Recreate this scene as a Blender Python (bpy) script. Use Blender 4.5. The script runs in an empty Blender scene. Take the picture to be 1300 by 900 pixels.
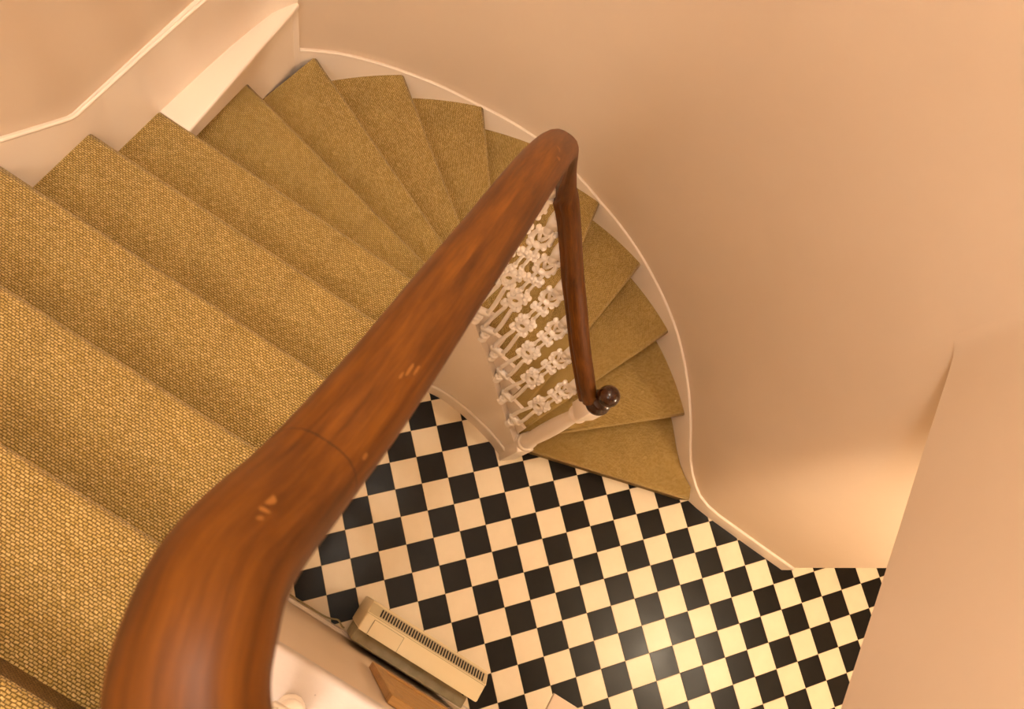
import bpy, bmesh, math, random
from mathutils import Vector, Matrix
random.seed(7)
PI = math.pi
S = bpy.context.scene
COL = S.collection
# ------------------------------------------------------------------ camera
cam_d = bpy.data.cameras.new('camera'); cam = bpy.data.objects.new('camera', cam_d); COL.objects.link(cam)
cam_d.sensor_width = 36.0; cam_d.lens = 915.0/1300.0*36.0; cam_d.clip_start = 0.02; cam_d.clip_end = 60
cam.matrix_world = Matrix(((-0.830895, 0.553122, 0.060573, 0.118109),
                           (-0.497353, -0.787079, 0.364894, 0.117356),
                           (0.249507, 0.273062, 0.929077, 4.082084),
                           (0, 0, 0, 1)))
cam_d.dof.use_dof = True; cam_d.dof.focus_distance = 2.6; cam_d.dof.aperture_fstop = 9.0
S.camera = cam
# ------------------------------------------------------------------ world, exposure, light strengths
w = bpy.data.worlds.new('world'); S.world = w; w.use_nodes = True
w.node_tree.nodes['Background'].inputs[0].default_value = (0.75, 0.80, 0.9, 1)
w.node_tree.nodes['Background'].inputs[1].default_value = 0.3
S.view_settings.view_transform = 'Standard'; S.view_settings.look = 'None'
S.view_settings.gamma = 1.0; S.view_settings.use_curve_mapping = False
S.view_settings.exposure = 0.1
HALL_POS, HALL_POWER, HALL_COL = (-2.75, -0.72, 2.02), 88.0, (1.0, 0.83, 0.62)
STAIR_POS, STAIR_POWER, STAIR_COL = (0.42, -0.55, 5.50), 118.0, (1.0, 0.90, 0.77)
LANDING_POS, LANDING_POWER, LANDING_COL = (0.40, 2.05, 5.50), 102.0, (1.0, 0.96, 0.94)

# ------------------------------------------------------------------ helpers
def catmull(pts, n):
    P = [Vector(p) for p in pts]; P = [P[0]*2-P[1]]+P+[P[-1]*2-P[-2]]; out = []
    for i in range(1, len(P)-2):
        for k in range(n):
            t = k/n; a, b, c, d = P[i-1:i+3]
            out.append(0.5*((2*b)+(c-a)*t+(2*a-5*b+4*c-d)*t*t+(-a+3*b-3*c+d)*t**3))
    out.append(P[-2]); return out
def new_mat(name):
    m = bpy.data.materials.new(name); m.use_nodes = True
    return m, m.node_tree, m.node_tree.nodes['Principled BSDF']
def N(nt, typ, **kw):
    n = nt.nodes.new(typ)
    for k, v in kw.items(): setattr(n, k, v)
    return n
def L(nt, a, b): nt.links.new(a, b)
def ramp(nt, fac, stops):
    r = N(nt, 'ShaderNodeValToRGB'); e = r.color_ramp.elements
    while len(e) < len(stops): e.new(0.5)
    for i, (p, c) in enumerate(stops): e[i].position = p; e[i].color = (*c, 1)
    L(nt, fac, r.inputs[0]); return r.outputs[0]
def noise(nt, vec, scale, detail=4, rough=0.55):
    n = N(nt, 'ShaderNodeTexNoise'); n.inputs['Scale'].default_value = scale
    n.inputs['Detail'].default_value = detail; n.inputs['Roughness'].default_value = rough
    if vec is not None: L(nt, vec, n.inputs['Vector'])
    return n.outputs[0]
def bump(nt, h, bs, strength=0.3, dist=0.002, normal=None):
    b = N(nt, 'ShaderNodeBump'); b.inputs['Strength'].default_value = strength; b.inputs['Distance'].default_value = dist
    L(nt, h, b.inputs['Height'])
    if normal is not None: L(nt, normal, b.inputs['Normal'])
    L(nt, b.outputs[0], bs.inputs['Normal']); return b
def coords(nt, which='Object'): return N(nt, 'ShaderNodeTexCoord').outputs[which]
def mapping(nt, vec, scale=(1, 1, 1), rot=(0, 0, 0)):
    m = N(nt, 'ShaderNodeMapping'); m.inputs['Scale'].default_value = scale; m.inputs['Rotation'].default_value = rot
    L(nt, vec, m.inputs['Vector']); return m.outputs[0]

def mat_paint(name, c0, c1, rough=0.6, sc=1.3, bumpd=0.0012, fine=60):
    m, nt, bs = new_mat(name); co = coords(nt)
    L(nt, ramp(nt, noise(nt, co, sc, 5), [(0.3, c0), (0.7, c1)]), bs.inputs['Base Color'])
    bs.inputs['Roughness'].default_value = rough
    bump(nt, noise(nt, co, fine, 3), bs, 0.25, bumpd); return m
WALL = mat_paint('wall_paint', (0.66, 0.515, 0.375), (0.71, 0.56, 0.415), 0.55, 1.1, 0.0012, 26)
GLOSS = mat_paint('white_gloss_paint', (0.84, 0.71, 0.58), (0.87, 0.74, 0.61), 0.32, 2.0, 0.0006, 30)
IRON = mat_paint('white_painted_iron', (0.92, 0.83, 0.73), (0.95, 0.86, 0.76), 0.38, 9.0, 0.0008, 120)
HEATC = mat_paint('cream_enamel', (0.74, 0.60, 0.36), (0.77, 0.63, 0.38), 0.35, 3.0, 0.0002, 60)
CEIL = mat_paint('ceiling_paint', (0.82, 0.74, 0.64), (0.85, 0.77, 0.67), 0.7)
SOFFIT = mat_paint('hall_ceiling_paint', (0.80, 0.68, 0.52), (0.83, 0.71, 0.55), 0.7)
BLACKM = mat_paint('dark_slot', (0.012, 0.010, 0.008), (0.02, 0.016, 0.012), 0.6)
STRIPM = mat_paint('darker_cream_enamel', (0.52, 0.42, 0.25), (0.58, 0.47, 0.28), 0.4, 5)  # grille strip: same cream as the heater case, only darker
GREY = mat_paint('dusty_grey_metal', (0.34, 0.29, 0.16), (0.48, 0.41, 0.25), 0.6, 14)
GROUT = mat_paint('grout', (0.34, 0.25, 0.11), (0.42, 0.31, 0.15), 0.8, 8)
CABLE = mat_paint('cable_sheath', (0.30, 0.23, 0.10), (0.40, 0.31, 0.15), 0.5, 8)

def mat_ledge():
    m, nt, bs = new_mat('dusty_white_paint'); co = coords(nt)
    base = ramp(nt, noise(nt, co, 9, 5), [(0.3, (0.50, 0.42, 0.36)), (0.7, (0.57, 0.49, 0.43))])
    sp = N(nt, 'ShaderNodeTexVoronoi'); sp.inputs['Scale'].default_value = 42; L(nt, co, sp.inputs['Vector'])
    f = ramp(nt, sp.outputs[0], [(0.03, (0, 0, 0)), (0.075, (1, 1, 1))])
    g = ramp(nt, noise(nt, co, 17, 2), [(0.52, (1, 1, 1)), (0.56, (0, 0, 0))])
    mx = N(nt, 'ShaderNodeMix', data_type='RGBA', blend_type='LIGHTEN'); mx.inputs[0].default_value = 1
    L(nt, f, mx.inputs[6]); L(nt, g, mx.inputs[7])
    mm = N(nt, 'ShaderNodeMix', data_type='RGBA', blend_type='MULTIPLY'); mm.inputs[0].default_value = 0.8
    L(nt, base, mm.inputs[6]); L(nt, mx.outputs[2], mm.inputs[7]); L(nt, mm.outputs[2], bs.inputs['Base Color'])
    bs.inputs['Roughness'].default_value = 0.4
    bump(nt, noise(nt, co, 60, 3), bs, 0.3, 0.0015); return m
LEDGE = mat_ledge()

def mat_tile(name, c0, c1, rough, spec):
    m, nt, bs = new_mat(name); co = coords(nt)
    info = N(nt, 'ShaderNodeObjectInfo')
    add = N(nt, 'ShaderNodeVectorMath', operation='ADD'); L(nt, co, add.inputs[0]); L(nt, info.outputs['Location'], add.inputs[1])
    n1 = noise(nt, add.outputs[0], 14, 6, 0.6)
    L(nt, ramp(nt, n1, [(0.3, c0), (0.75, c1)]), bs.inputs['Base Color'])
    L(nt, ramp(nt, noise(nt, add.outputs[0], 5, 3), [(0.3, (rough,)*3), (0.8, (rough+0.12,)*3)]), bs.inputs['Roughness'])
    bs.inputs['Specular IOR Level'].default_value = spec
    bump(nt, noise(nt, add.outputs[0], 30, 3), bs, 0.1, 0.001); return m
TILE_B = mat_tile('black_tile', (0.007, 0.006, 0.005), (0.011, 0.009, 0.007), 0.30, 0.2)
TILE_W = mat_tile('cream_tile', (0.80, 0.66, 0.46), (0.84, 0.70, 0.50), 0.36, 0.4)

def mat_carpet():
    m, nt, bs = new_mat('woven_carpet'); uv = coords(nt, 'UV')
    # basket weave of loops: staggered rows of short knots
    wob = N(nt, 'ShaderNodeMix', data_type='VECTOR'); wob.inputs[0].default_value = 0.0012
    nz = N(nt, 'ShaderNodeTexNoise'); nz.inputs['Scale'].default_value = 90; L(nt, uv, nz.inputs['Vector'])
    vm = N(nt, 'ShaderNodeVectorMath', operation='MULTIPLY_ADD'); L(nt, nz.outputs[1], vm.inputs[0])
    vm.inputs[1].default_value = (0.0060, 0.0055, 0); L(nt, uv, vm.inputs[2])
    br = N(nt, 'ShaderNodeTexBrick'); L(nt, vm.outputs[0], br.inputs['Vector'])
    br.inputs['Scale'].default_value = 1.0; br.inputs['Brick Width'].default_value = 0.0098; br.inputs['Row Height'].default_value = 0.0058
    br.inputs['Mortar Size'].default_value = 0.0019; br.inputs['Mortar Smooth'].default_value = 1.0
    br.offset = 0.5
    br.inputs['Color1'].default_value = (1, 1, 1, 1); br.inputs['Color2'].default_value = (0.60, 0.60, 0.60, 1); br.inputs['Mortar'].default_value = (0.06, 0.06, 0.06, 1)
    fib = noise(nt, uv, 900, 3)
    pile = noise(nt, uv, 230, 2)
    big = noise(nt, uv, 7, 4)
    col = ramp(nt, br.outputs[0], [(0.08, (0.155, 0.090, 0.018)), (0.6, (0.53, 0.350, 0.100)), (1.0, (0.74, 0.51, 0.195))])
    v = ramp(nt, big, [(0.3, (0.86, 0.86, 0.86)), (0.7, (1.0, 1.0, 1.0))])
    mm = N(nt, 'ShaderNodeMix', data_type='RGBA', blend_type='MULTIPLY'); mm.inputs[0].default_value = 1; L(nt, col, mm.inputs[6]); L(nt, v, mm.inputs[7])
    v2 = ramp(nt, pile, [(0.3, (0.62, 0.60, 0.58)), (0.72, (1.12, 1.10, 1.10))])
    m2 = N(nt, 'ShaderNodeMix', data_type='RGBA', blend_type='MULTIPLY'); m2.inputs[0].default_value = 0.8; L(nt, mm.outputs[2], m2.inputs[6]); L(nt, v2, m2.inputs[7])
    L(nt, m2.outputs[2], bs.inputs['Base Color'])
    bs.inputs['Roughness'].default_value = 0.95; bs.inputs['Specular IOR Level'].default_value = 0.1
    bs.inputs['Sheen Weight'].default_value = 0.15; bs.inputs['Sheen Roughness'].default_value = 0.5
    ma = N(nt, 'ShaderNodeMath', operation='MULTIPLY_ADD'); L(nt, fib, ma.inputs[0]); ma.inputs[1].default_value = 0.35
    L(nt, br.outputs[0], ma.inputs[2])
    bump(nt, ma.outputs[0], bs, 0.9, 0.0022); return m
CARPET = mat_carpet()

rail_pts = [(-0.62, 0.275, 3.705), (-0.35, 0.275, 3.705), (-0.05, 0.272, 3.705), (0.065, 0.25, 3.704), (0.125, 0.205, 3.698), (0.149, 0.168, 3.682), (0.160, 0.133, 3.640),
            (0.1605, 0.075, 3.560), (0.159, 0.008, 3.515), (0.160, -0.067, 3.467), (0.163, -0.161, 3.406), (0.166, -0.286, 3.325), (0.171, -0.430, 3.230),
            (0.175, -0.57, 3.12), (0.178, -0.72, 2.96), (0.176, -0.86, 2.77), (0.162, -0.95, 2.60), (0.131, -1.00, 2.46), (0.095, -1.014, 2.375),
            (0.033, -1.034, 2.215), (-0.047, -1.046, 2.02), (-0.139, -1.022, 1.865), (-0.227, -0.990, 1.725), (-0.333, -0.962, 1.56), (-0.375, -0.955, 1.49), (-0.41, -0.952, 1.43)]
RP = catmull(rail_pts, 8)
def rail_u(p):
    u = 0; best = (9, 0); P = Vector(p)
    for a, b in zip(RP[:-1], RP[1:]):
        u += (b-a).length; d = (b-P).length
        if d < best[0]: best = (d, u)
    return best[1]
JOINT_U = rail_u((0.1605, 0.068, 3.555))
_r1, _r2 = rail_u((0.160, 0.125, 3.63)), rail_u((0.159, -0.02, 3.50))
RUBS = [(_r1, 0.0005, 0.0050, 0.0038), (_r1-0.010, 0.0030, 0.0022, 0.0040), (_r1-0.018, 0.0046, 0.0038, 0.0030), (_r2, 0.012, 0.006, 0.0016), (_r2+0.010, 0.015, 0.010, 0.0014), (_r2+0.018, 0.020, 0.008, 0.0014), (rail_u((0.160, 0.05, 3.54)), 0.028, 0.004, 0.0016)]
def mat_wood(name, dark, mid, light, rough, su=1.0, sv=26.0, wear=0.0, coat=0.3, spec=0.5):
    m, nt, bs = new_mat(name); uv = coords(nt, 'UV')
    p = mapping(nt, uv, (su*3.2, sv, sv))
    n1 = noise(nt, p, 1.6, 6, 0.6)
    p2 = mapping(nt, uv, (su*10, sv*5, sv*5)); n2 = noise(nt, p2, 1.5, 4, 0.6)
    mx = N(nt, 'ShaderNodeMath', operation='MULTIPLY_ADD'); L(nt, n2, mx.inputs[0]); mx.inputs[1].default_value = 0.45
    m0 = N(nt, 'ShaderNodeMath', operation='MULTIPLY'); L(nt, n1, m0.inputs[0]); m0.inputs[1].default_value = 0.75; L(nt, m0.outputs[0], mx.inputs[2])
    col = ramp(nt, mx.outputs[0], [(0.40, dark), (0.58, mid), (0.78, light)])
    if wear:
        q = mapping(nt, uv, (22, 34, 34)); wn = noise(nt, q, 1.0, 4, 0.7)
        zone = noise(nt, mapping(nt, uv, (5, 8, 8)), 1.0, 2)
        mu = N(nt, 'ShaderNodeMath', operation='MULTIPLY'); L(nt, wn, mu.inputs[0]); L(nt, zone, mu.inputs[1])
        f = ramp(nt, mu.outputs[0], [(0.395, (0, 0, 0)), (0.42, (1, 1, 1))])
        sep = N(nt, 'ShaderNodeSeparateXYZ'); L(nt, uv, sep.inputs[0])
        for (pu, pv, ru, rv) in RUBS:
            dd = N(nt, 'ShaderNodeVectorMath', operation='SUBTRACT'); L(nt, uv, dd.inputs[0]); dd.inputs[1].default_value = (pu, pv, 0)
            sc_ = N(nt, 'ShaderNodeVectorMath', operation='MULTIPLY'); L(nt, dd.outputs[0], sc_.inputs[0]); sc_.inputs[1].default_value = (1/ru, 1/rv, 0)
            ln = N(nt, 'ShaderNodeVectorMath', operation='LENGTH'); L(nt, sc_.outputs[0], ln.inputs[0])
            ad = N(nt, 'ShaderNodeMath', operation='MULTIPLY_ADD'); L(nt, wn, ad.inputs[0]); ad.inputs[1].default_value = 1.2
            hl = N(nt, 'ShaderNodeMath', operation='MULTIPLY'); L(nt, ln.outputs['Value'], hl.inputs[0]); hl.inputs[1].default_value = 0.4; L(nt, hl.outputs[0], ad.inputs[2])
            g = ramp(nt, ad.outputs[0], [(0.0, (1, 1, 1)), (1.0, (0, 0, 0))]); g.node.color_ramp.elements[0].position = 0.93
            mxx = N(nt, 'ShaderNodeMix', data_type='RGBA', blend_type='LIGHTEN'); mxx.inputs[0].default_value = 1; L(nt, f, mxx.inputs[6]); L(nt, g, mxx.inputs[7]); f = mxx.outputs[2]
        mw = N(nt, 'ShaderNodeMix', data_type='RGBA'); L(nt, f, mw.inputs[0]); L(nt, col, mw.inputs[6]); mw.inputs[7].default_value = (0.21, 0.080, 0.015, 1)
        col = mw.outputs[2]
        jd = N(nt, 'ShaderNodeMath', operation='COMPARE'); L(nt, sep.outputs[0], jd.inputs[0]); jd.inputs[1].default_value = JOINT_U; jd.inputs[2].default_value = 0.0009
        mj = N(nt, 'ShaderNodeMix', data_type='RGBA'); L(nt, jd.outputs[0], mj.inputs[0]); L(nt, col, mj.inputs[6]); mj.inputs[7].default_value = (0.03, 0.010, 0.003, 1)
        col = mj.outputs[2]
    L(nt, col, bs.inputs['Base Color']); bs.inputs['Roughness'].default_value = rough
    bs.inputs['Specular IOR Level'].default_value = spec; bs.inputs['Coat Weight'].default_value = coat; bs.inputs['Coat Roughness'].default_value = 0.22
    bump(nt, mx.outputs[0], bs, 0.12, 0.0008); return m
RAILW = mat_wood('mahogany_rail', (0.038, 0.0100, 0.0007), (0.088, 0.0255, 0.0016), (0.150, 0.047, 0.0036), 0.45, wear=1.0, coat=0.0, spec=0.17)
DARKW = mat_wood('dark_turned_wood', (0.020, 0.006, 0.002), (0.036, 0.011, 0.003), (0.055, 0.018, 0.005), 0.22, su=6, sv=20, coat=0.15, spec=0.4)
OAK = mat_wood('oak_board', (0.25, 0.115, 0.018), (0.36, 0.175, 0.032), (0.46, 0.24, 0.055), 0.5, su=1.2, sv=30, coat=0.1)
def mat_emit(name, col, strength):
    m, nt, bs = new_mat(name); bs.inputs['Base Color'].default_value = (0.9, 0.88, 0.82, 1)
    bs.inputs['Emission Color'].default_value = (*col, 1); bs.inputs['Emission Strength'].default_value = strength; return m

def obj(name, bm, mat, parent=None, smooth=False, recalc=True):
    if recalc: bmesh.ops.recalc_face_normals(bm, faces=bm.faces)
    me = bpy.data.meshes.new(name); bm.to_mesh(me); bm.free()
    o = bpy.data.objects.new(name, me); COL.objects.link(o)
    if mat: me.materials.append(mat)
    if smooth:
        for p in me.polygons: p.use_smooth = True
    if parent is not None:
        o.parent = parent; o.matrix_parent_inverse = parent.matrix_world.inverted() if False else Matrix.Identity(4)
        o.location = -Vector(parent.location) if parent.type == 'EMPTY' else (0, 0, 0)
    return o
def autosmooth(o, ang=0.6):
    me = o.data
    for p in me.polygons: p.use_smooth = True
    bm = bmesh.new(); bm.from_mesh(me)
    for e in bm.edges:
        e.smooth = len(e.link_faces) == 2 and e.calc_face_angle(0) < ang
    bm.to_mesh(me); bm.free(); return o
def tag(o, label, cat, group=None):
    o['label'] = label; o['category'] = cat
    if group: o['group'] = group
    return o
def struct(o): o['kind'] = 'structure'; return o
def empty(name, loc=(0, 0, 0)):
    o = bpy.data.objects.new(name, None); COL.objects.link(o); o.location = loc; o.empty_display_size = 0.1; return o
def box(bm, x0, x1, y0, y1, z0, z1):
    v = [bm.verts.new((x, y, z)) for z in (z0, z1) for y in (y0, y1) for x in (x0, x1)]
    for f in ((0, 2, 3, 1), (4, 5, 7, 6), (0, 1, 5, 4), (2, 6, 7, 3), (0, 4, 6, 2), (1, 3, 7, 5)): bm.faces.new([v[i] for i in f])
    return v
def boxm(x0, x1, y0, y1, z0, z1, bev=0.0, seg=2):
    bm = bmesh.new(); box(bm, x0, x1, y0, y1, z0, z1)
    if bev: bmesh.ops.bevel(bm, geom=bm.edges[:], offset=bev, segments=seg, affect='EDGES', profile=0.5)
    return bm
def prism(bm, poly, z0, z1):
    lo = [bm.verts.new((x, y, z0)) for x, y in poly]; hi = [bm.verts.new((x, y, z1)) for x, y in poly]
    n = len(poly); bm.faces.new(lo); bm.faces.new(hi)
    for i in range(n): bm.faces.new((lo[i], lo[(i+1) % n], hi[(i+1) % n], hi[i]))
def lathe(bm, prof, cx, cy, seg=24):
    rings = []
    for r, z in prof:
        if r < 1e-5: rings.append([bm.verts.new((cx, cy, z))])
        else: rings.append([bm.verts.new((cx+r*math.cos(2*PI*i/seg), cy+r*math.sin(2*PI*i/seg), z)) for i in range(seg)])
    for a, b in zip(rings[:-1], rings[1:]):
        for i in range(seg):
            j = (i+1) % seg
            if len(a) == 1: bm.faces.new((a[0], b[i], b[j]))
            elif len(b) == 1: bm.faces.new((a[i], a[j], b[0]))
            else: bm.faces.new((a[i], a[j], b[j], b[i]))
    if len(rings[0]) > 1: bm.faces.new(rings[0])
    if len(rings[-1]) > 1: bm.faces.new(rings[-1])
def offset_path(path, d):
    """shift a plan polyline by d to its left"""
    out = []
    for i, p in enumerate(path):
        a = Vector(path[max(i-1, 0)]); b = Vector(path[min(i+1, len(path)-1)]); t = (b-a).normalized()
        out.append((p[0]-t.y*d, p[1]+t.x*d))
    return out
def strip(path, z0, z1, th, name, mat, parent=None):
    """upright board following a plan polyline; z0/z1 numbers or lists; th = thickness to the left of the path"""
    n = len(path); q = offset_path(path, th)
    Z0 = z0 if isinstance(z0, list) else [z0]*n; Z1 = z1 if isinstance(z1, list) else [z1]*n
    bm = bmesh.new()
    R = [[bm.verts.new((*path[i], Z0[i])), bm.verts.new((*path[i], Z1[i])), bm.verts.new((*q[i], Z1[i])), bm.verts.new((*q[i], Z0[i]))] for i in range(n)]
    for i in range(n-1):
        for k in range(4): bm.faces.new((R[i][k], R[i+1][k], R[i+1][(k+1) % 4], R[i][(k+1) % 4]))
    bm.faces.new(R[0]); bm.faces.new(R[-1][::-1])
    o = obj(name, bm, mat, parent); return autosmooth(o, 0.5)
def sweep(path, prof, closed_prof=True):
    """sweep a (side, up) profile along a 3-D path; UV u = metres along, v = metres around"""
    bm = bmesh.new(); uvl = bm.loops.layers.uv.new('UVMap'); rings = []; us = []; u = 0
    for i, p in enumerate(path):
        t = (path[min(i+1, len(path)-1)]-path[max(i-1, 0)]).normalized()
        side = t.cross(Vector((0, 0, 1))).normalized(); up = side.cross(t).normalized()
        if i: u += (p-path[i-1]).length
        us.append(u); rings.append([bm.verts.new(p+side*x+up*y) for x, y in prof])
    n = len(prof); vs = [0]
    for k in range(n): a = Vector(prof[k]); b = Vector(prof[(k+1) % n]); vs.append(vs[-1]+(b-a).length)
    for i in range(len(rings)-1):
        for k in range(n):
            k2 = (k+1) % n
            f = bm.faces.new((rings[i][k], rings[i][k2], rings[i+1][k2], rings[i+1][k]))
            for lp, (uu, vv) in zip(f.loops, ((us[i], vs[k]), (us[i], vs[k+1]), (us[i+1], vs[k+1]), (us[i+1], vs[k]))): lp[uvl].uv = (uu, vv)
    bm.faces.new(rings[0]); bm.faces.new(rings[-1][::-1]); return bm
def tube(bm, pts, r, seg=8, flat=1.0):
    """tube in the local x-z plane, squashed along y by flat"""
    P = [Vector(p) for p in pts]; rings = []
    for i, p in enumerate(P):
        t = (P[min(i+1, len(P)-1)]-P[max(i-1, 0)]).normalized(); s = Vector((0, 1, 0)); n = s.cross(t).normalized()
        rr = r[i] if isinstance(r, (list, tuple)) else r
        rings.append([bm.verts.new(p+n*rr*math.cos(2*PI*k/seg)+s*rr*flat*math.sin(2*PI*k/seg)) for k in range(seg)])
    for a, b in zip(rings[:-1], rings[1:]):
        for k in range(seg): bm.faces.new((a[k], a[(k+1) % seg], b[(k+1) % seg], b[k]))
    bm.faces.new(rings[0]); bm.faces.new(rings[-1])
def blob(bm, x, z, rx, rz, ry, sub=1):
    bmesh.ops.create_icosphere(bm, subdivisions=sub+1, radius=1.0, matrix=Matrix.Translation((x, 0, z)) @ Matrix.Diagonal((rx, ry, rz, 1)))
def ring(bm, x, z, R, r, rz=None, seg=16, flat=0.8):
    rz = rz or R; m = 6; V = []
    for i in range(seg):
        a = 2*PI*i/seg; V.append([])
        for k in range(m):
            b = 2*PI*k/m; V[-1].append(bm.verts.new((x+(R+r*math.cos(b))*math.cos(a), r*flat*math.sin(b), z+(rz+r*math.cos(b))*math.sin(a))))
    for i in range(seg):
        for k in range(m): bm.faces.new((V[i][k], V[(i+1) % seg][k], V[(i+1) % seg][(k+1) % m], V[i][(k+1) % m]))

# ------------------------------------------------------------------ plan of the place  (x across the flight, y up the flight, metres)
RISE, GOING = 0.168, 0.26
CX, CY, RW = -0.012, -0.614, 1.545            # stair end of the round well wall
def circ(deg, R=RW): a = math.radians(deg); return (CX+R*math.cos(a), CY+R*math.sin(a))
SOFF = 2.19                                   # underside of the landing over the hall
TOPZ = 6.0
XU = 1.36                                     # face of the skirting beside the upper flight
# low wall path (skirting face): round well, then flaring out into the hall
flare = [(-1.28, -1.50), (-1.335, -1.437), (-1.395, -1.387), (-1.46, -1.352), (-1.53, -1.330), (-1.61, -1.316), (-1.70, -1.308), (-1.82, -1.303), (-2.02, -1.295), (-2.27, -1.287)]
arc = [circ(d) for d in [-26-2*i for i in range(59)]]      # -26 .. -142
lowpath = arc + flare
wall_low = offset_path(lowpath, -0.016) if False else None
def out(path, d):                              # away from the well
    o = offset_path(path, d); c = Vector((0, -0.6))
    if (Vector(o[len(o)//3])-c).length < (Vector(path[len(path)//3])-c).length: o = offset_path(path, -d)
    return o
TH = None
def wallstrip(path, z0, z1, th, name, mat=WALL, parent=None):
    a = strip(path, z0, z1, th, name, mat, parent); return a

# which side of the path is "outside"?
_t = offset_path(arc, 1.0); SGN = 1.0 if (Vector(_t[20])-Vector((CX, CY))).length > RW else -1.0
warc = offset_path(arc, SGN*0.016)
wlow = offset_path(lowpath, SGN*0.016)[len(arc)-1:]
wlow[0] = warc[-1]

# ------------------------------------------------------------------ the setting
# round well wall
struct(strip(warc, 0.0, TOPZ, SGN*0.12, 'wall_well', WALL))
# low wall flaring into the hall, ending in a free upright edge
struct(strip(wlow, 0.0, SOFF, SGN*0.12, 'wall_hall', WALL))
# upper right wall carried over the hall
d0 = warc[-1]
up_path = [d0, (-1.261, -1.545), (-1.272, -1.50), (-1.276, -1.42), (-1.278, -1.30), (-1.282, -1.1), (-1.300, -0.3), (-1.34, 2.6)]
up_path = [tuple(p)[:2] for p in catmull([(x, y, 0) for x, y in up_path], 5)]
struct(strip(up_path, SOFF, TOPZ, SGN*0.12, 'wall_right', WALL))
# wall beside the upper flight
struct(obj('wall_left', boxm(XU+0.016, XU+0.14, -1.33, 2.6, 0.0, TOPZ), WALL))
# wall below the landing, behind the heater
struct(obj('wall_heater', boxm(-4.2, 0.25, 0.33, 0.45, 0.0, 2.66), WALL))
struct(obj('wall_hall_end', boxm(-4.3, -4.2, -3.2, 0.45, 0.0, SOFF), WALL))
struct(obj('wall_hall_far', boxm(-4.2, -2.1, -3.3, -3.2, 0.0, SOFF), WALL))
struct(obj('wall_hall_return', boxm(-2.22, -2.1, -3.2, -1.42, 0.0, SOFF), WALL))
struct(obj('wall_back', boxm(-1.45, 1.5, 2.6, 2.7, 2.6, TOPZ), WALL))
struct(obj('ceiling', boxm(-1.5, 1.6, -2.4, 2.7, TOPZ, TOPZ+0.1), CEIL))
# ceiling over the hall (underside of the upper floor)
bm = bmesh.new()
pl = [p for p in up_path if p[1] < 0.33]
low = [p for p in wlow]
poly = pl + [(-1.31, 0.33), (-4.2, 0.33), (-4.2, -3.2), (-2.22, -3.2), (-2.22, -1.40)] + low[::-1][:-1]
lo = [bm.verts.new((x, y, SOFF)) for x, y in poly]; hi = [bm.verts.new((x, y, SOFF+0.1)) for x, y in offset_path(poly, 0.0)]
bm.faces.new(lo); bm.faces.new(hi)
for i in range(len(poly)): j = (i+1) % len(poly); bm.faces.new((lo[i], lo[j], hi[j], hi[i]))
bmesh.ops.translate(bm, verts=bm.verts, vec=(-0.002, 0, 0.001))
struct(obj('ceiling_hall', bm, SOFFIT))

# ---- floor: grout bed and one object per tile
T = 0.152
floor = struct(obj('floor', boxm(-4.2, 0.34, -3.2, 0.34, -0.06, -0.0025), GROUT))
tb = boxm(-T/2+0.0009, T/2-0.0009, -T/2+0.0009, T/2-0.0009, -0.02, 0.0, 0.0009, 1)
tme = {}
for c, mt in (('b', TILE_B), ('w', TILE_W)):
    me = bpy.data.meshes.new('tile'); b2 = tb.copy(); bmesh.ops.recalc_face_normals(b2, faces=b2.faces); b2.to_mesh(me); b2.free(); me.materials.append(mt); tme[c] = me
tb.free()
s2 = math.sqrt(0.5)
cells = []
for i in range(-40, 60):
    for j in range(-40, 40):
        u, v = (i+0.5)*T, (j+0.5)*T; X, Y = u, -v
        a, b = -s2*X+s2*Y, -s2*X-s2*Y
        if -4.1 < a < 0.33 and -3.1 < b < 0.36:
            cells.append((a, b, (i+j) % 2 == 0))
def seen(a, b):
    if a > 0.3 or b > 0.36: return False
    if b < -1.42 and a > -2.2: return False
    if a > -1.5 and (a-CX)**2+(b-CY)**2 < RW*RW and b < -1.12-0.0 and a > -1.42: return False
    return a > -2.95 and b > -1.75
near = sorted([c for c in cells if seen(c[0], c[1])], key=lambda c: (c[0]-0.1)**2+(c[1]+0.3)**2)[:300]
ns = set((round(c[0], 4), round(c[1], 4)) for c in near)
for a, b, blk in near:
    o = bpy.data.objects.new('tile', tme['b' if blk else 'w']); COL.objects.link(o)
    o.location = (a, b, 0); o.rotation_euler = (0, 0, PI/4); o.parent = floor
rest = [c for c in cells if (round(c[0], 4), round(c[1], 4)) not in ns]
bm = bmesh.new()
for a, b, blk in rest:
    q = (T/2-0.0009)*math.sqrt(2)
    vs = [bm.verts.new((a+dx*q, b+dy*q, z)) for z in (-0.02, 0.0) for dx, dy in ((1, 0), (0, 1), (-1, 0), (0, -1))]
    fs = [bm.faces.new([vs[4], vs[5], vs[6], vs[7]])]+[bm.faces.new((vs[k], vs[(k+1) % 4], vs[4+(k+1) % 4], vs[4+k])) for k in range(4)]
    for f in fs: f.material_index = 0 if blk else 1
o = obj('tile_field', bm, TILE_B, floor); o.data.materials.append(TILE_W); o['kind'] = 'stuff'

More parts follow.
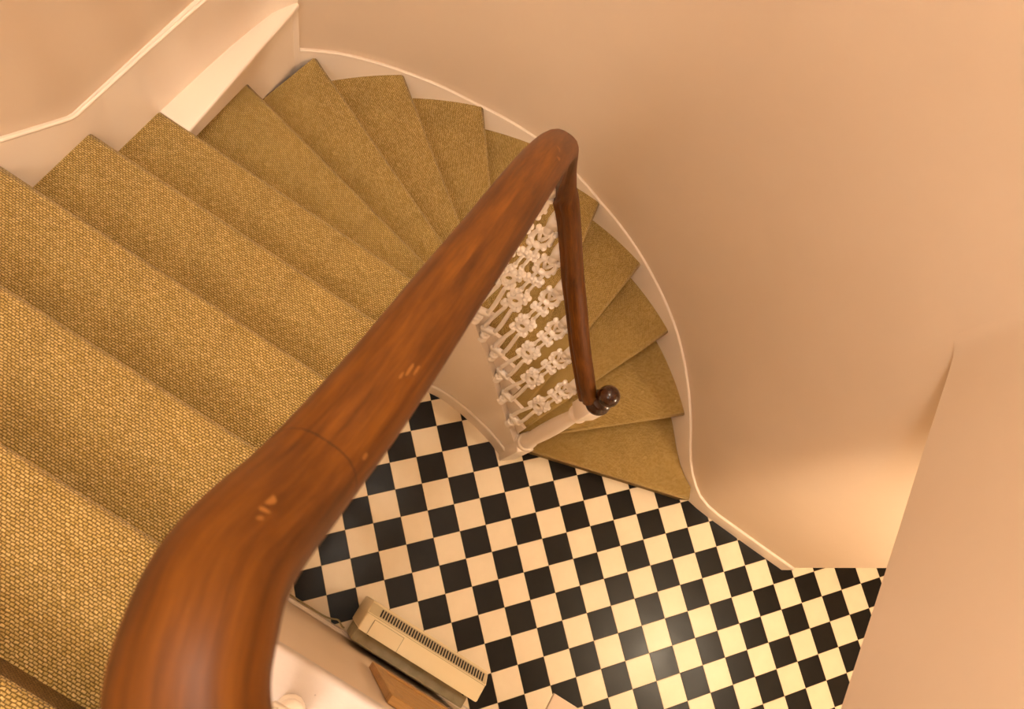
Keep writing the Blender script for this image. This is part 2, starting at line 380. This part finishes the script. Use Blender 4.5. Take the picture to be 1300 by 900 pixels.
# ---- skirting of the well and the hall
tab = [(-150, 0.27), (-144.1, .328), (-133, .447), (-122.6, .56), (-109.7, .674), (-91, .849), (-83.1, .954), (-76.2, 1.043), (-61.5, 1.187), (-49.9, 1.342), (-38.3, 1.505), (-29.4, 1.606), (-20, 1.72)]
def sk(deg):
    for (a, z0), (b, z1) in zip(tab[:-1], tab[1:]):
        if a <= deg <= b: return z0+(z1-z0)*(deg-a)/(b-a)
    return tab[0][1]
zs = [sk(math.degrees(math.atan2(y-CY, x-CX))) for x, y in arc]
zf = [0.315, 0.28, 0.245, 0.205, 0.16, 0.132, 0.12, 0.12, 0.12, 0.12]
zt = zs+zf
skirt_prof = lowpath
bsk = struct(strip(lowpath, 0.0, zt, SGN*0.016, 'baseboard_well', GLOSS))
# moulded bead along the top of that skirting
bead = [(0.006*math.cos(2*PI*k/8), 0.006*math.sin(2*PI*k/8)) for k in range(8)]
pp = [Vector((x, y, z)) for (x, y), z in zip(offset_path(lowpath, SGN*0.004), zt)]
b = obj('skirting_bead', sweep(pp, bead), GLOSS, bsk, True)
# skirting block at the foot where the round wall turns into the hall
bhe = struct(obj('baseboard_heater', boxm(-4.2, 0.25, 0.312, 0.33, 0.0, 0.11, 0.004), GLOSS))
obj('skirting_bead', boxm(-4.2, 0.25, 0.318, 0.33, 0.108, 0.135, 0.004), GLOSS, bhe)
# string board beside the upper flight: level over the ledge, then following the flight
def sline(y):
    if y < -0.52: return 2.112
    return 2.112+0.655*(min(y, 0.75)+0.52)
ys = [-1.34, -0.9, -0.53, -0.51, -0.2, 0.1, 0.4, 0.75, 0.9, 2.6]
ys = [-1.43, -1.385, -1.33, -1.2, -1.0, -0.8, -0.53, -0.51, -0.2, 0.1, 0.4, 0.75, 0.9, 2.6]
xs = [1.292, 1.312, 1.330, 1.344, 1.353, 1.358]+[XU]*8
upath = list(zip(xs, ys))
bul = struct(strip(upath, [max(1.3, sline(y)-0.75) for y in ys], [sline(y) for y in ys], -0.035, 'baseboard_left', GLOSS))
obj('skirting_bead', sweep([Vector((x+0.004, y, sline(y))) for x, y in upath], bead), GLOSS, bul, True)
# ledge boxed out where the flight meets the round wall
led = empty('boxed_ledge', (1.31, -1.1, 1.3))
tag(led, 'white painted boxed ledge at the top left beside the winding steps', 'ledge')
bm = bmesh.new(); prism(bm, [(1.302, -0.80), (XU, -0.80), (XU-0.01, -1.1), (1.335, -1.33), (1.302, -1.41)], 1.30, 1.825); obj('ledge_front', bm, GLOSS, led)
bm = bmesh.new(); prism(bm, [(1.248, -0.785), (XU+0.006, -0.785), (XU, -1.0), (1.336, -1.333), (1.300, -1.425), (1.284, -1.43)], 1.822, 1.846)
bmesh.ops.bevel(bm, geom=bm.edges[:], offset=0.007, segments=3, affect='EDGES', profile=0.5); autosmooth(obj('ledge_top', bm, GLOSS, led))
bm = bmesh.new(); prism(bm, [(1.278, -0.80), (1.306, -0.80), (1.306, -1.40), (1.296, -1.41)], 1.795, 1.825)
bmesh.ops.bevel(bm, geom=bm.edges[:], offset=0.006, segments=2, affect='EDGES', profile=0.5); autosmooth(obj('ledge_moulding', bm, GLOSS, led))

# ------------------------------------------------------------------ staircase
stair = empty('staircase', (0, 0, 0))
tag(stair, 'winding carpeted staircase with mustard woven treads and white string', 'staircase')
def old(x, y): return (-s2*x+s2*y, -s2*x-s2*y)
nos = {1: ((1.947, -.145), (.969, .287)), 2: ((1.987, .333), (1.148, .358)), 3: ((1.941, .799), (1.382, .585)), 4: ((1.798, 1.167), (1.396, .862)),
       7: ((.94, 1.899), (.858, 1.44)), 8: ((.548, 1.968), (.623, 1.198)), 9: ((.168, 1.941), (.49, 1.058)), 10: ((-.118, 1.729), (.391, .947)),
       11: ((-.405, 1.513), (.297, .827)), 12: ((-.593, 1.337), (.122, .657))}
OUT, DIR = {}, {}
for k, (o_, i_) in nos.items():
    O = Vector(old(*o_)); I = Vector(old(*i_)); OUT[k] = O; DIR[k] = (I-O).normalized()
for k, xy, ang in ((5, (1.558, 1.472), 52.0), (6, (1.27, 1.725), 66.5)):
    OUT[k] = Vector(old(*xy)); a = math.radians(ang+180); DIR[k] = Vector(old(math.cos(a), math.sin(a))).normalized()
DIR[12] = Vector((-1, 0)); DIR[11] = Vector((-1, 0.0))
OUT[11] = Vector((XU+0.004, -0.79)); OUT[12] = Vector((XU+0.004, -0.545))
for k in range(13, 18): OUT[k] = Vector((XU+0.004, -0.545+GOING*(k-12))); DIR[k] = Vector((-1, 0))
OUT[16] = Vector((XU+0.004, 0.505))
for k in range(2, 10):      # sit the winders on the round wall
    d = OUT[k]-Vector((CX, CY)); OUT[k] = Vector((CX, CY))+d*((RW+0.004)/d.length)
# inner (well) string in plan
F = [(-0.415, -0.925), (-0.36, -0.947), (-0.31, -0.965), (-0.23, -0.985), (-0.15, -1.0), (-0.06, -1.014), (0.03, -1.02), (0.10, -1.018), (0.17, -1.005), (0.215, -0.98), (0.24, -0.935), (0.25, -0.87), (0.25, 0.90)]
Fs = [Vector((p.x, p.y)) for p in catmull([(x, y, 0) for x, y in F], 8)]
# arc-length positions where each nosing meets the string
def hit(O, D):
    best = None
    for i in range(len(Fs)-1):
        p, q = Fs[i], Fs[i+1]; e = q-p; den = D.x*(-e.y)-D.y*(-e.x)
        if abs(den) < 1e-9: continue
        r = p-O; t = (r.x*(-e.y)-r.y*(-e.x))/den; u = (D.x*r.y-D.y*r.x)/den
        if -1e-6 <= u <= 1+1e-6 and t > 0 and (best is None or t < best[0]): best = (t, i+u)
    return best
def Fat(u):
    i = min(int(u), len(Fs)-2); return Fs[i].lerp(Fs[i+1], u-i)
INN = {}
for k in range(1, 18):
    h = hit(OUT[k], DIR[k]); INN[k] = h[1] if h else None
# force steadily increasing positions along the string
umin = 0.0
INN[1] = 0.3
if INN[2] is None or INN[2] > 30: INN[2] = 2.5
last = -1
for k in range(1, 18):
    if INN[k] is None or INN[k] < last+1.0: INN[k] = last+2.2
    last = INN[k]
print('INN', {k: round(v, 2) for k, v in INN.items()}, len(Fs))
def F_in(u, d):      # string point moved d into the steps
    i = min(int(u), len(Fs)-2); t = (Fs[i+1]-Fs[i]).normalized(); n = Vector((t.y, -t.x))
    if n.dot(Vector((0.9, -1.9))-Fs[i]) < 0 and i < len(Fs)-20: n = -n
    if i >= len(Fs)-20: n = Vector((1, 0))
    return Fat(u)+n*d
CARPIN = 0.045
def step(k):
    zt_ = k*RISE; zb = zt_-RISE
    I, O = F_in(INN[k], CARPIN), OUT[k]
    I2, O2 = F_in(INN[k+1], CARPIN), OUT[k+1]
    e = (O-I).normalized(); nb = Vector((-e.y, e.x))
    if nb.dot((I2+O2)/2-(I+O)/2) < 0: nb = -nb
    prof = [(0.020, -RISE), (0.020, -0.040), (0.011, -0.036), (0.003, -0.028), (0.0, -0.018), (0.0015, -0.010), (0.006, -0.004), (0.014, 0.0)]
    bm = bmesh.new(); uvl = bm.loops.layers.uv.new('UVMap'); rows = []; v = 0; vs = []
    nseg = 6
    for i, (d, z) in enumerate(prof):
        if i: v += math.hypot(d-prof[i-1][0], z-prof[i-1][1])
        vs.append(v); rows.append([bm.verts.new((*(I.lerp(O, j/nseg)+nb*d), zt_+z)) for j in range(nseg+1)])
    Ln = (O-I).length
    def setuv(f):
        for lp in f.loops:
            p = Vector((lp.vert.co.x, lp.vert.co.y))-I; lp[uvl].uv = (p.dot(e)+k*0.0037, p.dot(nb)+v-0.014)
    for i in range(len(rows)-1):
        for j in range(nseg):
            f = bm.faces.new((rows[i][j], rows[i][j+1], rows[i+1][j+1], rows[i+1][j]))
            f.smooth = True
            for lp, (jj, ii) in zip(f.loops, ((j, i), (j+1, i), (j+1, i+1), (j, i+1))): lp[uvl].uv = (Ln*jj/nseg+k*0.0037, vs[ii])
    # outer edge along the wall and inner edge along the string
    e2 = (O2-I2).normalized(); nb2 = Vector((-e2.y, e2.x)); nb2 = nb2 if nb2.dot(nb) > 0 else -nb2
    outer = []
    if k <= 8:
        a0 = math.atan2(O.y-CY, O.x-CX); a1 = math.atan2(O2.y-CY, O2.x-CX)
        if k == 1: outer = [Vector((-1.455, -1.345)), Vector((-1.395, -1.383)), Vector((-1.335, -1.432)), Vector((-1.275, -1.50)), Vector((-1.222, -1.570))]
        else: outer = [Vector((CX+(RW+.004)*math.cos(a0+(a1-a0)*t/8), CY+(RW+.004)*math.sin(a0+(a1-a0)*t/8))) for t in range(1, 8)]
    back_o, back_i = O2+nb2*0.024, I2+nb2*0.024
    inner = [F_in(INN[k+1]+(INN[k]-INN[k+1])*t/6, CARPIN) for t in range(1, 6)]
    loop = outer+[back_o, back_i]+inner
    tv = [bm.verts.new((p.x, p.y, zt_)) for p in loop]
    f = bm.faces.new(rows[-1]+tv); setuv(f)
    # sides
    bv = [bm.verts.new((p.x, p.y, zb)) for p in loop]
    ring_t = [rows[-1][-1]]+tv+[rows[-1][0]]
    ring_b = [rows[0][-1]]+bv+[rows[0][0]]
    for i in range(1, len(ring_t)-2):
        setuv(bm.faces.new((ring_t[i], ring_b[i], ring_b[i+1], ring_t[i+1])))
    setuv(bm.faces.new([r[-1] for r in rows[::-1]]+[ring_b[1], ring_t[1]][::-1]))
    setuv(bm.faces.new([r[0] for r in rows]+[ring_t[-2], ring_b[-2]]))
    setuv(bm.faces.new(rows[0][::-1]+bv[::-1]))
    bmesh.ops.triangulate(bm, faces=[f for f in bm.faces if len(f.verts) > 4])
    o = obj('carpeted_step', bm, CARPET, stair); return o
for k in range(1, 17): step(k)
# white string: sloping board that carries the balusters, and a white cheek at the end of every step
stab = [(-0.43, 0.30), (-0.299, .440), (-0.185, .608), (-0.096, .776), (-0.011, .944), (0.076, 1.112), (0.144, 1.28), (0.20, 1.44), (0.235, 1.60)]
def string_z(p):
    if p.y > -0.9 and p.x > 0.2: return 1.66+0.646*(p.y+0.90)
    if p.x <= stab[0][0]: return stab[0][1]
    for (a, z0), (b, z1) in zip(stab[:-1], stab[1:]):
        if a <= p.x <= b: return z0+(z1-z0)*(p.x-a)/(b-a)
    return 1.60+0.06*(p.y+0.96)/0.06
sp_ = [(p.x, p.y) for p in Fs]; sz_ = [string_z(p) for p in Fs]
ssd = 1.0 if (Vector(offset_path(sp_, 0.1)[10])-Vector((0, -2))).length < (Vector(sp_[10])-Vector((0, -2))).length else -1.0
stg = strip(sp_, 0.0, sz_, ssd*0.044, 'string_board', GLOSS, stair)
for k in range(1, 17):
    u0, u1 = INN[k], INN[k+1]; n = 5; bm = bmesh.new()
    A_, B_ = [F_in(u0+(u1-u0)*j/n, CARPIN-0.012) for j in range(n+1)], [F_in(u0+(u1-u0)*j/n, CARPIN+0.004) for j in range(n+1)]
    prism(bm, [(p.x, p.y) for p in A_]+[(p.x, p.y) for p in B_[::-1]], max(0.0, (k-2)*RISE), k*RISE+0.004)
    obj('step_end', bm, GLOSS, stair)
# foot moulding of the string on the hall floor
def zfoot(i): return 0.12
fp = [(p.x, p.y) for p in Fs[2:]]
sd = -1.0 if (Vector(offset_path(fp, 0.1)[10])-Vector((0, -2))).length < (Vector(fp[10])-Vector((0, -2))).length else 1.0
o = strip(fp, 0.0, 0.135, sd*0.014, 'string_skirting', GLOSS, stair)
pp = [Vector((x, y, 0.135)) for x, y in offset_path(fp, sd*0.006)]
obj('skirting_bead', sweep(pp, bead), GLOSS, stair, True)
# ------------------------------------------------------------------ landing
lz = 17*RISE
land = struct(obj('floor_landing', boxm(-1.32, 0.25, 0.26, 2.6, lz-0.22, lz-0.012), WALL))
bm = boxm(-1.31, 0.262, 0.240, 0.328, lz-0.05, lz, 0.010, 3); autosmooth(obj('landing_nosing', bm, LEDGE, land))
bm = boxm(-1.31, 0.25, 0.335, 2.6, lz-0.012, lz+0.006); 
uvl = bm.loops.layers.uv.new('UVMap')
for f in bm.faces:
    for lp in f.loops: lp[uvl].uv = (lp.vert.co.x, lp.vert.co.y)
obj('landing_carpet', bm, CARPET, land)
bm = boxm(0.25, XU, 0.755, 2.6, lz-0.2, lz)
uvl = bm.loops.layers.uv.new('UVMap')
for f in bm.faces:
    for lp in f.loops: lp[uvl].uv = (lp.vert.co.x, lp.vert.co.y)
obj('landing_carpet', bm, CARPET, land)

# ------------------------------------------------------------------ balustrade
NX, NY = -0.457, -0.970
bal = empty('balustrade', (NX, NY, 0))
tag(bal, 'curving mahogany handrail on white cast iron balusters and white newel', 'banister')
half = [(0.0, .031), (.010, .0305), (.019, .028), (.027, .022), (.033, .013), (.0362, .002), (.0345, -.008), (.029, -.013), (.0285, -.018), (.0315, -.023), (.029, -.031)]
prof = [(x, y) for x, y in half]+[(-x, y) for x, y in half[:0:-1]]
autosmooth(obj('handrail', sweep(RP, prof), RAILW, bal), 0.9)
# newel post
nw = empty('newel_tmp')
bpy.data.objects.remove(nw)
bm = bmesh.new()
ang = math.radians(38)
def rot_box(bm, hx, z0, z1, bev=0.006, taper=1.0):
    b2 = bmesh.new(); box(b2, -hx, hx, -hx, hx, z0, z1)
    bmesh.ops.bevel(b2, geom=b2.edges[:], offset=bev, segments=2, affect='EDGES', profile=0.5)
    bmesh.ops.rotate(b2, verts=b2.verts, matrix=Matrix.Rotation(ang, 3, 'Z')); bmesh.ops.translate(b2, verts=b2.verts, vec=(NX, NY, 0))
    me = bpy.data.meshes.new('t'); b2.to_mesh(me); b2.free(); bm.from_mesh(me); bpy.data.meshes.remove(me)
rot_box(bm, 0.047, 0.0, 0.37)
lathe(bm, [(0.042, 0.36), (0.049, 0.378), (0.051, 0.395), (0.049, 0.412), (0.041, 0.422), (0.039, 0.435), (0.045, 0.45), (0.046, 0.465), (0.042, 0.48), (0.038, 0.50),
           (0.0395, 0.62), (0.041, 0.72), (0.040, 0.84), (0.036, 0.98), (0.031, 1.08), (0.029, 1.12), (0.031, 1.14), (0.041, 1.155), (0.044, 1.17), (0.041, 1.185), (0.033, 1.195), (0.034, 1.21), (0.040, 1.225)], NX, NY, 28)
rot_box(bm, 0.043, 1.22, 1.385, 0.005)
for v_ in bm.verts:
    k_ = max(0.0, 1-v_.co.z/1.3); v_.co.x += 0.032*k_; v_.co.y += 0.018*k_
np_ = autosmooth(obj('newel_post', bm, GLOSS, bal), 0.5)
bm = bmesh.new(); uvl = bm.loops.layers.uv.new('UVMap')
BX, BY = NX, NY
lathe(bm, [(0.050, 1.385), (0.054, 1.392), (0.055, 1.402), (0.050, 1.412), (0.040, 1.418), (0.036, 1.424), (0.044, 1.434), (0.047, 1.444), (0.043, 1.454), (0.030, 1.462), (0.025, 1.470), (0.026, 1.478)], BX, BY, 32)
rb = 0.045; cz = 1.515
lathe(bm, [(rb*math.sin(PI*(1-t/16)) if 0 < t < 16 else 0.0, cz+rb*math.cos(PI*(1-t/16))) for t in range(17)], BX, BY, 32)
for f in bm.faces:
    for lp in f.loops: lp[uvl].uv = (lp.vert.co.z, math.atan2(lp.vert.co.y-BY, lp.vert.co.x-BX)*0.04)
fin = autosmooth(obj('ball_finial', bm, DARKW, np_), 0.6); fin['label'] = 'dark polished wooden ball finial'

# cast iron baluster, unit height 1 in z
def baluster_mesh():
    bm = bmesh.new()
    tube(bm, [(0, 0, 0.055), (0, 0, 0.09)], [0.016, 0.012], 8)
    # collar with small wings
    b2 = [(-0.030, 0.092), (0.030, 0.092), (0.030, 0.128), (-0.030, 0.128)]
    v = [bm.verts.new((x, y, z)) for y in (-0.011, 0.011) for x, z in b2]
    bm.faces.new(v[:4]); bm.faces.new(v[4:][::-1])
    for i in range(4): bm.faces.new((v[i], v[(i+1) % 4], v[4+(i+1) % 4], v[4+i]))
    for sx in (-1, 1):
        blob(bm, sx*0.030, 0.110, 0.010, 0.012, 0.011)
        tube(bm, [(sx*0.022, 0, 0.12), (sx*0.0265, 0, 0.16), (sx*0.0245, 0, 0.23), (sx*0.019, 0, 0.31), (sx*0.0135, 0, 0.385), (sx*0.017, 0, 0.42)], [0.0085, 0.0095, 0.0095, 0.009, 0.0085, 0.009], 8)
        # lower leaf cluster
        for x, z, r in ((0.020, 0.41, 0.012), (0.033, 0.418, 0.010), (0.031, 0.440, 0.010), (0.034, 0.50, 0.0095), (0.025, 0.53, 0.011), (0.034, 0.545, 0.010), (0.019, 0.56, 0.012), (0.012, 0.585, 0.010)):
            blob(bm, sx*x, z, r, r*1.05, 0.012)
        tube(bm, [(sx*0.0115, 0, 0.58), (sx*0.0125, 0, 0.62), (sx*0.0115, 0, 0.665)], 0.006, 6)
        for x, z, r in ((0.026, 0.675, 0.0105), (0.026, 0.702, 0.0105), (0.012, 0.675, 0.010), (0.012, 0.702, 0.010)): blob(bm, sx*x, z, r, r, 0.012)
        tube(bm, [(sx*0.012, 0, 0.70), (sx*0.013, 0, 0.725), (sx*0.012, 0, 0.75)], 0.0065, 6)
        for x, z, r in ((0.025, 0.765, 0.0105), (0.033, 0.80, 0.008), (0.028, 0.862, 0.010)): blob(bm, sx*x, z, r, r, 0.012)
        tube(bm, [(sx*0.003, 0, 0.80), (sx*0.011, 0, 0.825), (sx*0.014, 0, 0.842), (sx*0.009, 0, 0.855), (0, 0, 0.845)], 0.0065, 6)
    ring(bm, 0, 0.478, 0.021, 0.0105, 0.034, 18)
    blob(bm, 0, 0.43, 0.012, 0.012, 0.012); blob(bm, 0, 0.535, 0.016, 0.018, 0.012); blob(bm, 0, 0.688, 0.012, 0.024, 0.012)
    ring(bm, 0, 0.815, 0.029, 0.009, 0.054, 22)
    blob(bm, 0, 0.855, 0.012, 0.014, 0.012); blob(bm, 0, 0.765, 0.014, 0.012, 0.012)
    tube(bm, [(0, 0, 0.868), (0, 0, 0.91)], [0.016, 0.011], 8)
    b2 = [(-0.018, 0.905), (0.018, 0.905), (0.018, 0.952), (-0.018, 0.952)]
    v = [bm.verts.new((x, y, z)) for y in (-0.016, 0.016) for x, z in b2]
    bm.faces.new(v[:4]); bm.faces.new(v[4:][::-1])
    for i in range(4): bm.faces.new((v[i], v[(i+1) % 4], v[4+(i+1) % 4], v[4+i]))
    tube(bm, [(0, 0, 0.95), (0, 0, 1.0)], [0.013, 0.010], 8)
    bmesh.ops.recalc_face_normals(bm, faces=bm.faces)
    me = bpy.data.meshes.new('baluster'); bm.to_mesh(me); bm.free(); me.materials.append(IRON)
    for p in me.polygons: p.use_smooth = len(p.vertices) < 5 and True
    return me
def foot_mesh():
    bm = bmesh.new()
    lathe(bm, [(0.021, -0.004), (0.0235, 0.0), (0.0235, 0.012), (0.019, 0.018), (0.0185, 0.045), (0.023, 0.050), (0.023, 0.062), (0.015, 0.068)], 0, 0, 14)
    bmesh.ops.recalc_face_normals(bm, faces=bm.faces)
    me = bpy.data.meshes.new('foot'); bm.to_mesh(me); bm.free(); me.materials.append(IRON)
    for p in me.polygons: p.use_smooth = len(p.vertices) == 4
    return me
BME, FME = baluster_mesh(), foot_mesh()
def place_baluster(base, top, tang):
    b, t = Vector(base), Vector(top); z = t-b; Lg = z.length; zz = z.normalized()
    x = Vector((tang[0], tang[1], 0)); x = (x-zz*x.dot(zz)).normalized(); y = zz.cross(x)
    M = Matrix(((x.x, y.x, zz.x*Lg, b.x-NX), (x.y, y.y, zz.y*Lg, b.y-NY), (x.z, y.z, zz.z*Lg, b.z), (0, 0, 0, 1)))
    o = bpy.data.objects.new('baluster', BME); COL.objects.link(o); o.parent = bal; o.matrix_local = M
    f = bpy.data.objects.new('baluster_foot', FME); COL.objects.link(f); f.parent = o
    f.scale = (1, 1, 1/Lg); return o
def rail_at(p):
    best = min(RP, key=lambda q: (q.x-p[0])**2+(q.y-p[1])**2+0.0*(q.z)); return best
given = [((-0.299, -0.977, .444), (-0.333, -0.962, 1.53)), ((-0.185, -1.006, .612), (-0.227, -0.989, 1.70)), ((-0.096, -1.030, .780), (-0.139, -1.020, 1.845)),
         ((-0.011, -1.046, .948), (-0.047, -1.045, 1.985)), ((0.076, -1.036, 1.116), (0.033, -1.033, 2.185)), ((0.146, -1.020, 1.284), (0.097, -1.010, 2.355))]
for i, (b, t) in enumerate(given):
    tg = Vector(given[min(i+1, 5)][0])-Vector(given[max(i-1, 0)][0]); place_baluster(b, t, (tg.x, tg.y))
for b, t, tg in [((0.200, -0.985, 1.44), (0.158, -0.955, 2.56), (0.7, 0.7)), ((0.245, -0.93, 1.61), (0.174, -0.87, 2.73), (0.2, 1)),
                 ((0.272, -0.80, 1.725), (0.178, -0.72, 2.93), (0, 1)), ((0.272, -0.60, 1.855), (0.176, -0.56, 3.09), (0, 1)), ((0.272, -0.36, 2.01), (0.170, -0.38, 3.23), (0, 1)), ((0.272, -0.10, 2.178), (0.161, -0.11, 3.40), (0, 1)), ((0.272, 0.14, 2.333), (0.1605, 0.10, 3.56), (0, 1))]:
    place_baluster(b, t, tg)
for a in (0.035, -0.11, -0.26, -0.41, -0.56):
    place_baluster((a, 0.308, lz), (a, 0.280, 3.675), (1, 0))

# ------------------------------------------------------------------ storage heater
ht = empty('storage_heater', (-0.49, 0.19, 0)); tag(ht, 'cream metal storage heater with slotted front vent standing on the chequered floor', 'heater')
hp = [(0.245, 0.06), (0.245, 0.652), (0.168, 0.652), (0.163, 0.647), (0.122, 0.606), (0.112, 0.590), (0.112, 0.06)]
bm = bmesh.new(); x0, x1 = -0.80, -0.172
Lv = [bm.verts.new((x0, y, z)) for y, z in hp]; Rv = [bm.verts.new((x1, y, z)) for y, z in hp]
bm.faces.new(Lv); bm.faces.new(Rv[::-1])
for i in range(len(hp)): j = (i+1) % len(hp); bm.faces.new((Lv[i], Lv[j], Rv[j], Rv[i]))
ends = [e for e in bm.edges if abs(e.verts[0].co.x-e.verts[1].co.x) < 1e-6]
bmesh.ops.bevel(bm, geom=ends, offset=0.014, segments=3, affect='EDGES', profile=0.6)
autosmooth(obj('heater_case', bm, HEATC, ht), 0.5)
obj('heater_base', boxm(-0.785, -0.19, 0.125, 0.235, 0.0, 0.062), GREY, ht)
obj('heater_back_panel', boxm(-0.79, -0.185, 0.244, 0.306, 0.03, 0.50, 0.006), GREY, ht)
obj('lid_seam', boxm(-0.796, -0.176, 0.1668, 0.1692, 0.6500, 0.6527), GREY, ht)
bm = bmesh.new()
for x in (-0.795, -0.178):
    for y, z in ((0.1625, 0.6480), (0.1215, 0.6070), (0.1250, 0.6045), (0.1650, 0.6445)): bm.verts.new((x, y, z))
bm.verts.ensure_lookup_table(); V_ = bm.verts
bm.faces.new([V_[i] for i in (0, 1, 2, 3)]); bm.faces.new([V_[i] for i in (7, 6, 5, 4)])
for i in range(4): bm.faces.new((V_[i], V_[4+i], V_[4+(i+1) % 4], V_[(i+1) % 4]))
obj('grille_strip', bm, STRIPM, ht)
# control lid: raised panel with a narrow shadow gap
lid = obj('control_lid', boxm(-0.372, -0.222, 0.180, 0.2455, 0.6525, 0.6552, 0.0012, 2), HEATC, ht)
gap = boxm(-0.3745, -0.2195, 0.1775, 0.2462, 0.6515, 0.6530); obj('lid_gap', gap, GREY, ht)
# vent slots across the sloping strip
n = Vector((0, -0.041, 0.041)).normalized(); dn = Vector((0, -0.041, -0.041)).normalized()
nsl = 40; bm = bmesh.new(); c0 = Vector((0, 0.1432, 0.6272))
for i in range(nsl):
    x = -0.235-(0.775-0.235)*i/(nsl-1)
    q = []
    for sx in (-0.0036, 0.0036):
        for sd_ in (-0.0215, 0.0215):
            for sn in (-0.004, 0.0030): q.append(c0+dn*sd_+n*sn+Vector((x+sx, 0, 0)))
    vv = [bm.verts.new(p) for p in q]
    for f in ((0, 1, 3, 2), (4, 6, 7, 5), (0, 4, 5, 1), (2, 3, 7, 6), (0, 2, 6, 4), (1, 5, 7, 3)): bm.faces.new([vv[k] for k in f])
o = obj('vent_slots', bm, BLACKM, ht); o['label'] = 'row of black vent slots'
for x in (-0.235, -0.74):
    bm = bmesh.new(); bmesh.ops.create_cone(bm, cap_ends=True, segments=12, radius1=0.005, radius2=0.004, depth=0.004, matrix=Matrix.Translation((x, 0.249, 0.60)) @ Matrix.Rotation(PI/2, 4, 'X'))
    obj('screw', bm, BLACKM, ht)
# cable from the heater to the wall
cb = bmesh.new()
cpts = catmull([(-0.165, 0.30, 0.05), (-0.15, 0.298, 0.06), (-0.12, 0.285, 0.03), (-0.09, 0.296, 0.012), (-0.05, 0.304, 0.02), (0.06, 0.305, 0.02), (0.16, 0.304, 0.02)], 6)
cpr = [(0.0045*math.cos(2*PI*k/8), 0.0045*math.sin(2*PI*k/8)) for k in range(8)]
o = obj('power_cable', sweep(cpts, cpr), CABLE, None, True); tag(o, 'thin brownish power cable running along the skirting beside the heater', 'cable'); cb.free()

# ------------------------------------------------------------------ wooden frame on the wall and small shelf
fr = empty('wooden_frame', (-0.60, 0.328, 1.0)); tag(fr, 'brown oak picture frame hung on the wall above the cream heater', 'frame')
def uvbox(bm, ax):
    uvl = bm.loops.layers.uv.verify()
    for f in bm.faces:
        for lp in f.loops:
            c = lp.vert.co; lp[uvl].uv = (c.x, c.y*1.3+c.z) if ax == 'x' else (c.z, c.x+c.y*1.3)
    return bm
fx0, fx1, fz0, fz1, fb, ff = -0.95, -0.262, 1.0, 1.80, 0.329, 0.303
for nm, b4, ax in (('frame_rail', (fx0, fx1, ff, fb, fz0, fz0+0.06), 'x'), ('frame_rail', (fx0, fx1, ff, fb, fz1-0.06, fz1), 'x'),
                   ('frame_stile', (fx1-0.06, fx1, ff+0.0005, fb, fz0+0.06, fz1-0.06), 'z'), ('frame_stile', (fx0, fx0+0.06, ff+0.0005, fb, fz0+0.06, fz1-0.06), 'z')):
    obj(nm, uvbox(boxm(*b4, 0.004, 2), ax), OAK, fr)
for i in range(5):
    z0 = fz0+0.06+i*(fz1-fz0-0.12)/5; z1 = z0+(fz1-fz0-0.12)/5-0.003
    obj('board', uvbox(boxm(fx0+0.055, fx1-0.055, 0.311, 0.327, z0, z1, 0.003, 1), 'x'), OAK, fr)
sh = empty('wall_shelf', (-1.3, 0.33, 0.8)); tag(sh, 'small cream shelf whose corner pokes in at the bottom edge right of the heater', 'shelf')
obj('shelf_top', boxm(-1.62, -1.045, 0.041, 0.328, 0.782, 0.80, 0.003), WALL, sh)
for x in (-1.15, -1.52): obj('bracket', boxm(x-0.01, x+0.01, 0.12, 0.328, 0.70, 0.784, 0.003), GLOSS, sh)

# ------------------------------------------------------------------ lamps of the house
def pendant(pos, power, col, r, topz, name, label):
    o = empty(name, (pos[0], pos[1], pos[2])); tag(o, label, 'lamp')
    area = 4*PI*r*r; st = power/(PI*area)
    bm = bmesh.new(); bmesh.ops.create_uvsphere(bm, u_segments=24, v_segments=16, radius=r, matrix=Matrix.Translation(pos))
    obj('globe', bm, mat_emit(name+'_glow', col, st), o, True)
    bm = bmesh.new(); lathe(bm, [(0.03, pos[2]+r*0.9), (0.03, pos[2]+r+0.04), (0.004, pos[2]+r+0.06), (0.004, topz-0.02), (0.05, topz-0.018), (0.05, topz-0.002)], pos[0], pos[1], 16)
    obj('cord_and_rose', bm, GLOSS, o)
    return o
pendant(STAIR_POS, STAIR_POWER, STAIR_COL, 0.085, TOPZ, 'stair_pendant', 'opal globe pendant hanging high over the stairwell')
pendant(LANDING_POS, LANDING_POWER, LANDING_COL, 0.34, TOPZ, 'landing_pendant', 'large opal globe pendant hanging over the upper landing')
pendant(HALL_POS, HALL_POWER, HALL_COL, 0.13, SOFF, 'hall_lamp', 'opal globe lamp under the hall ceiling')
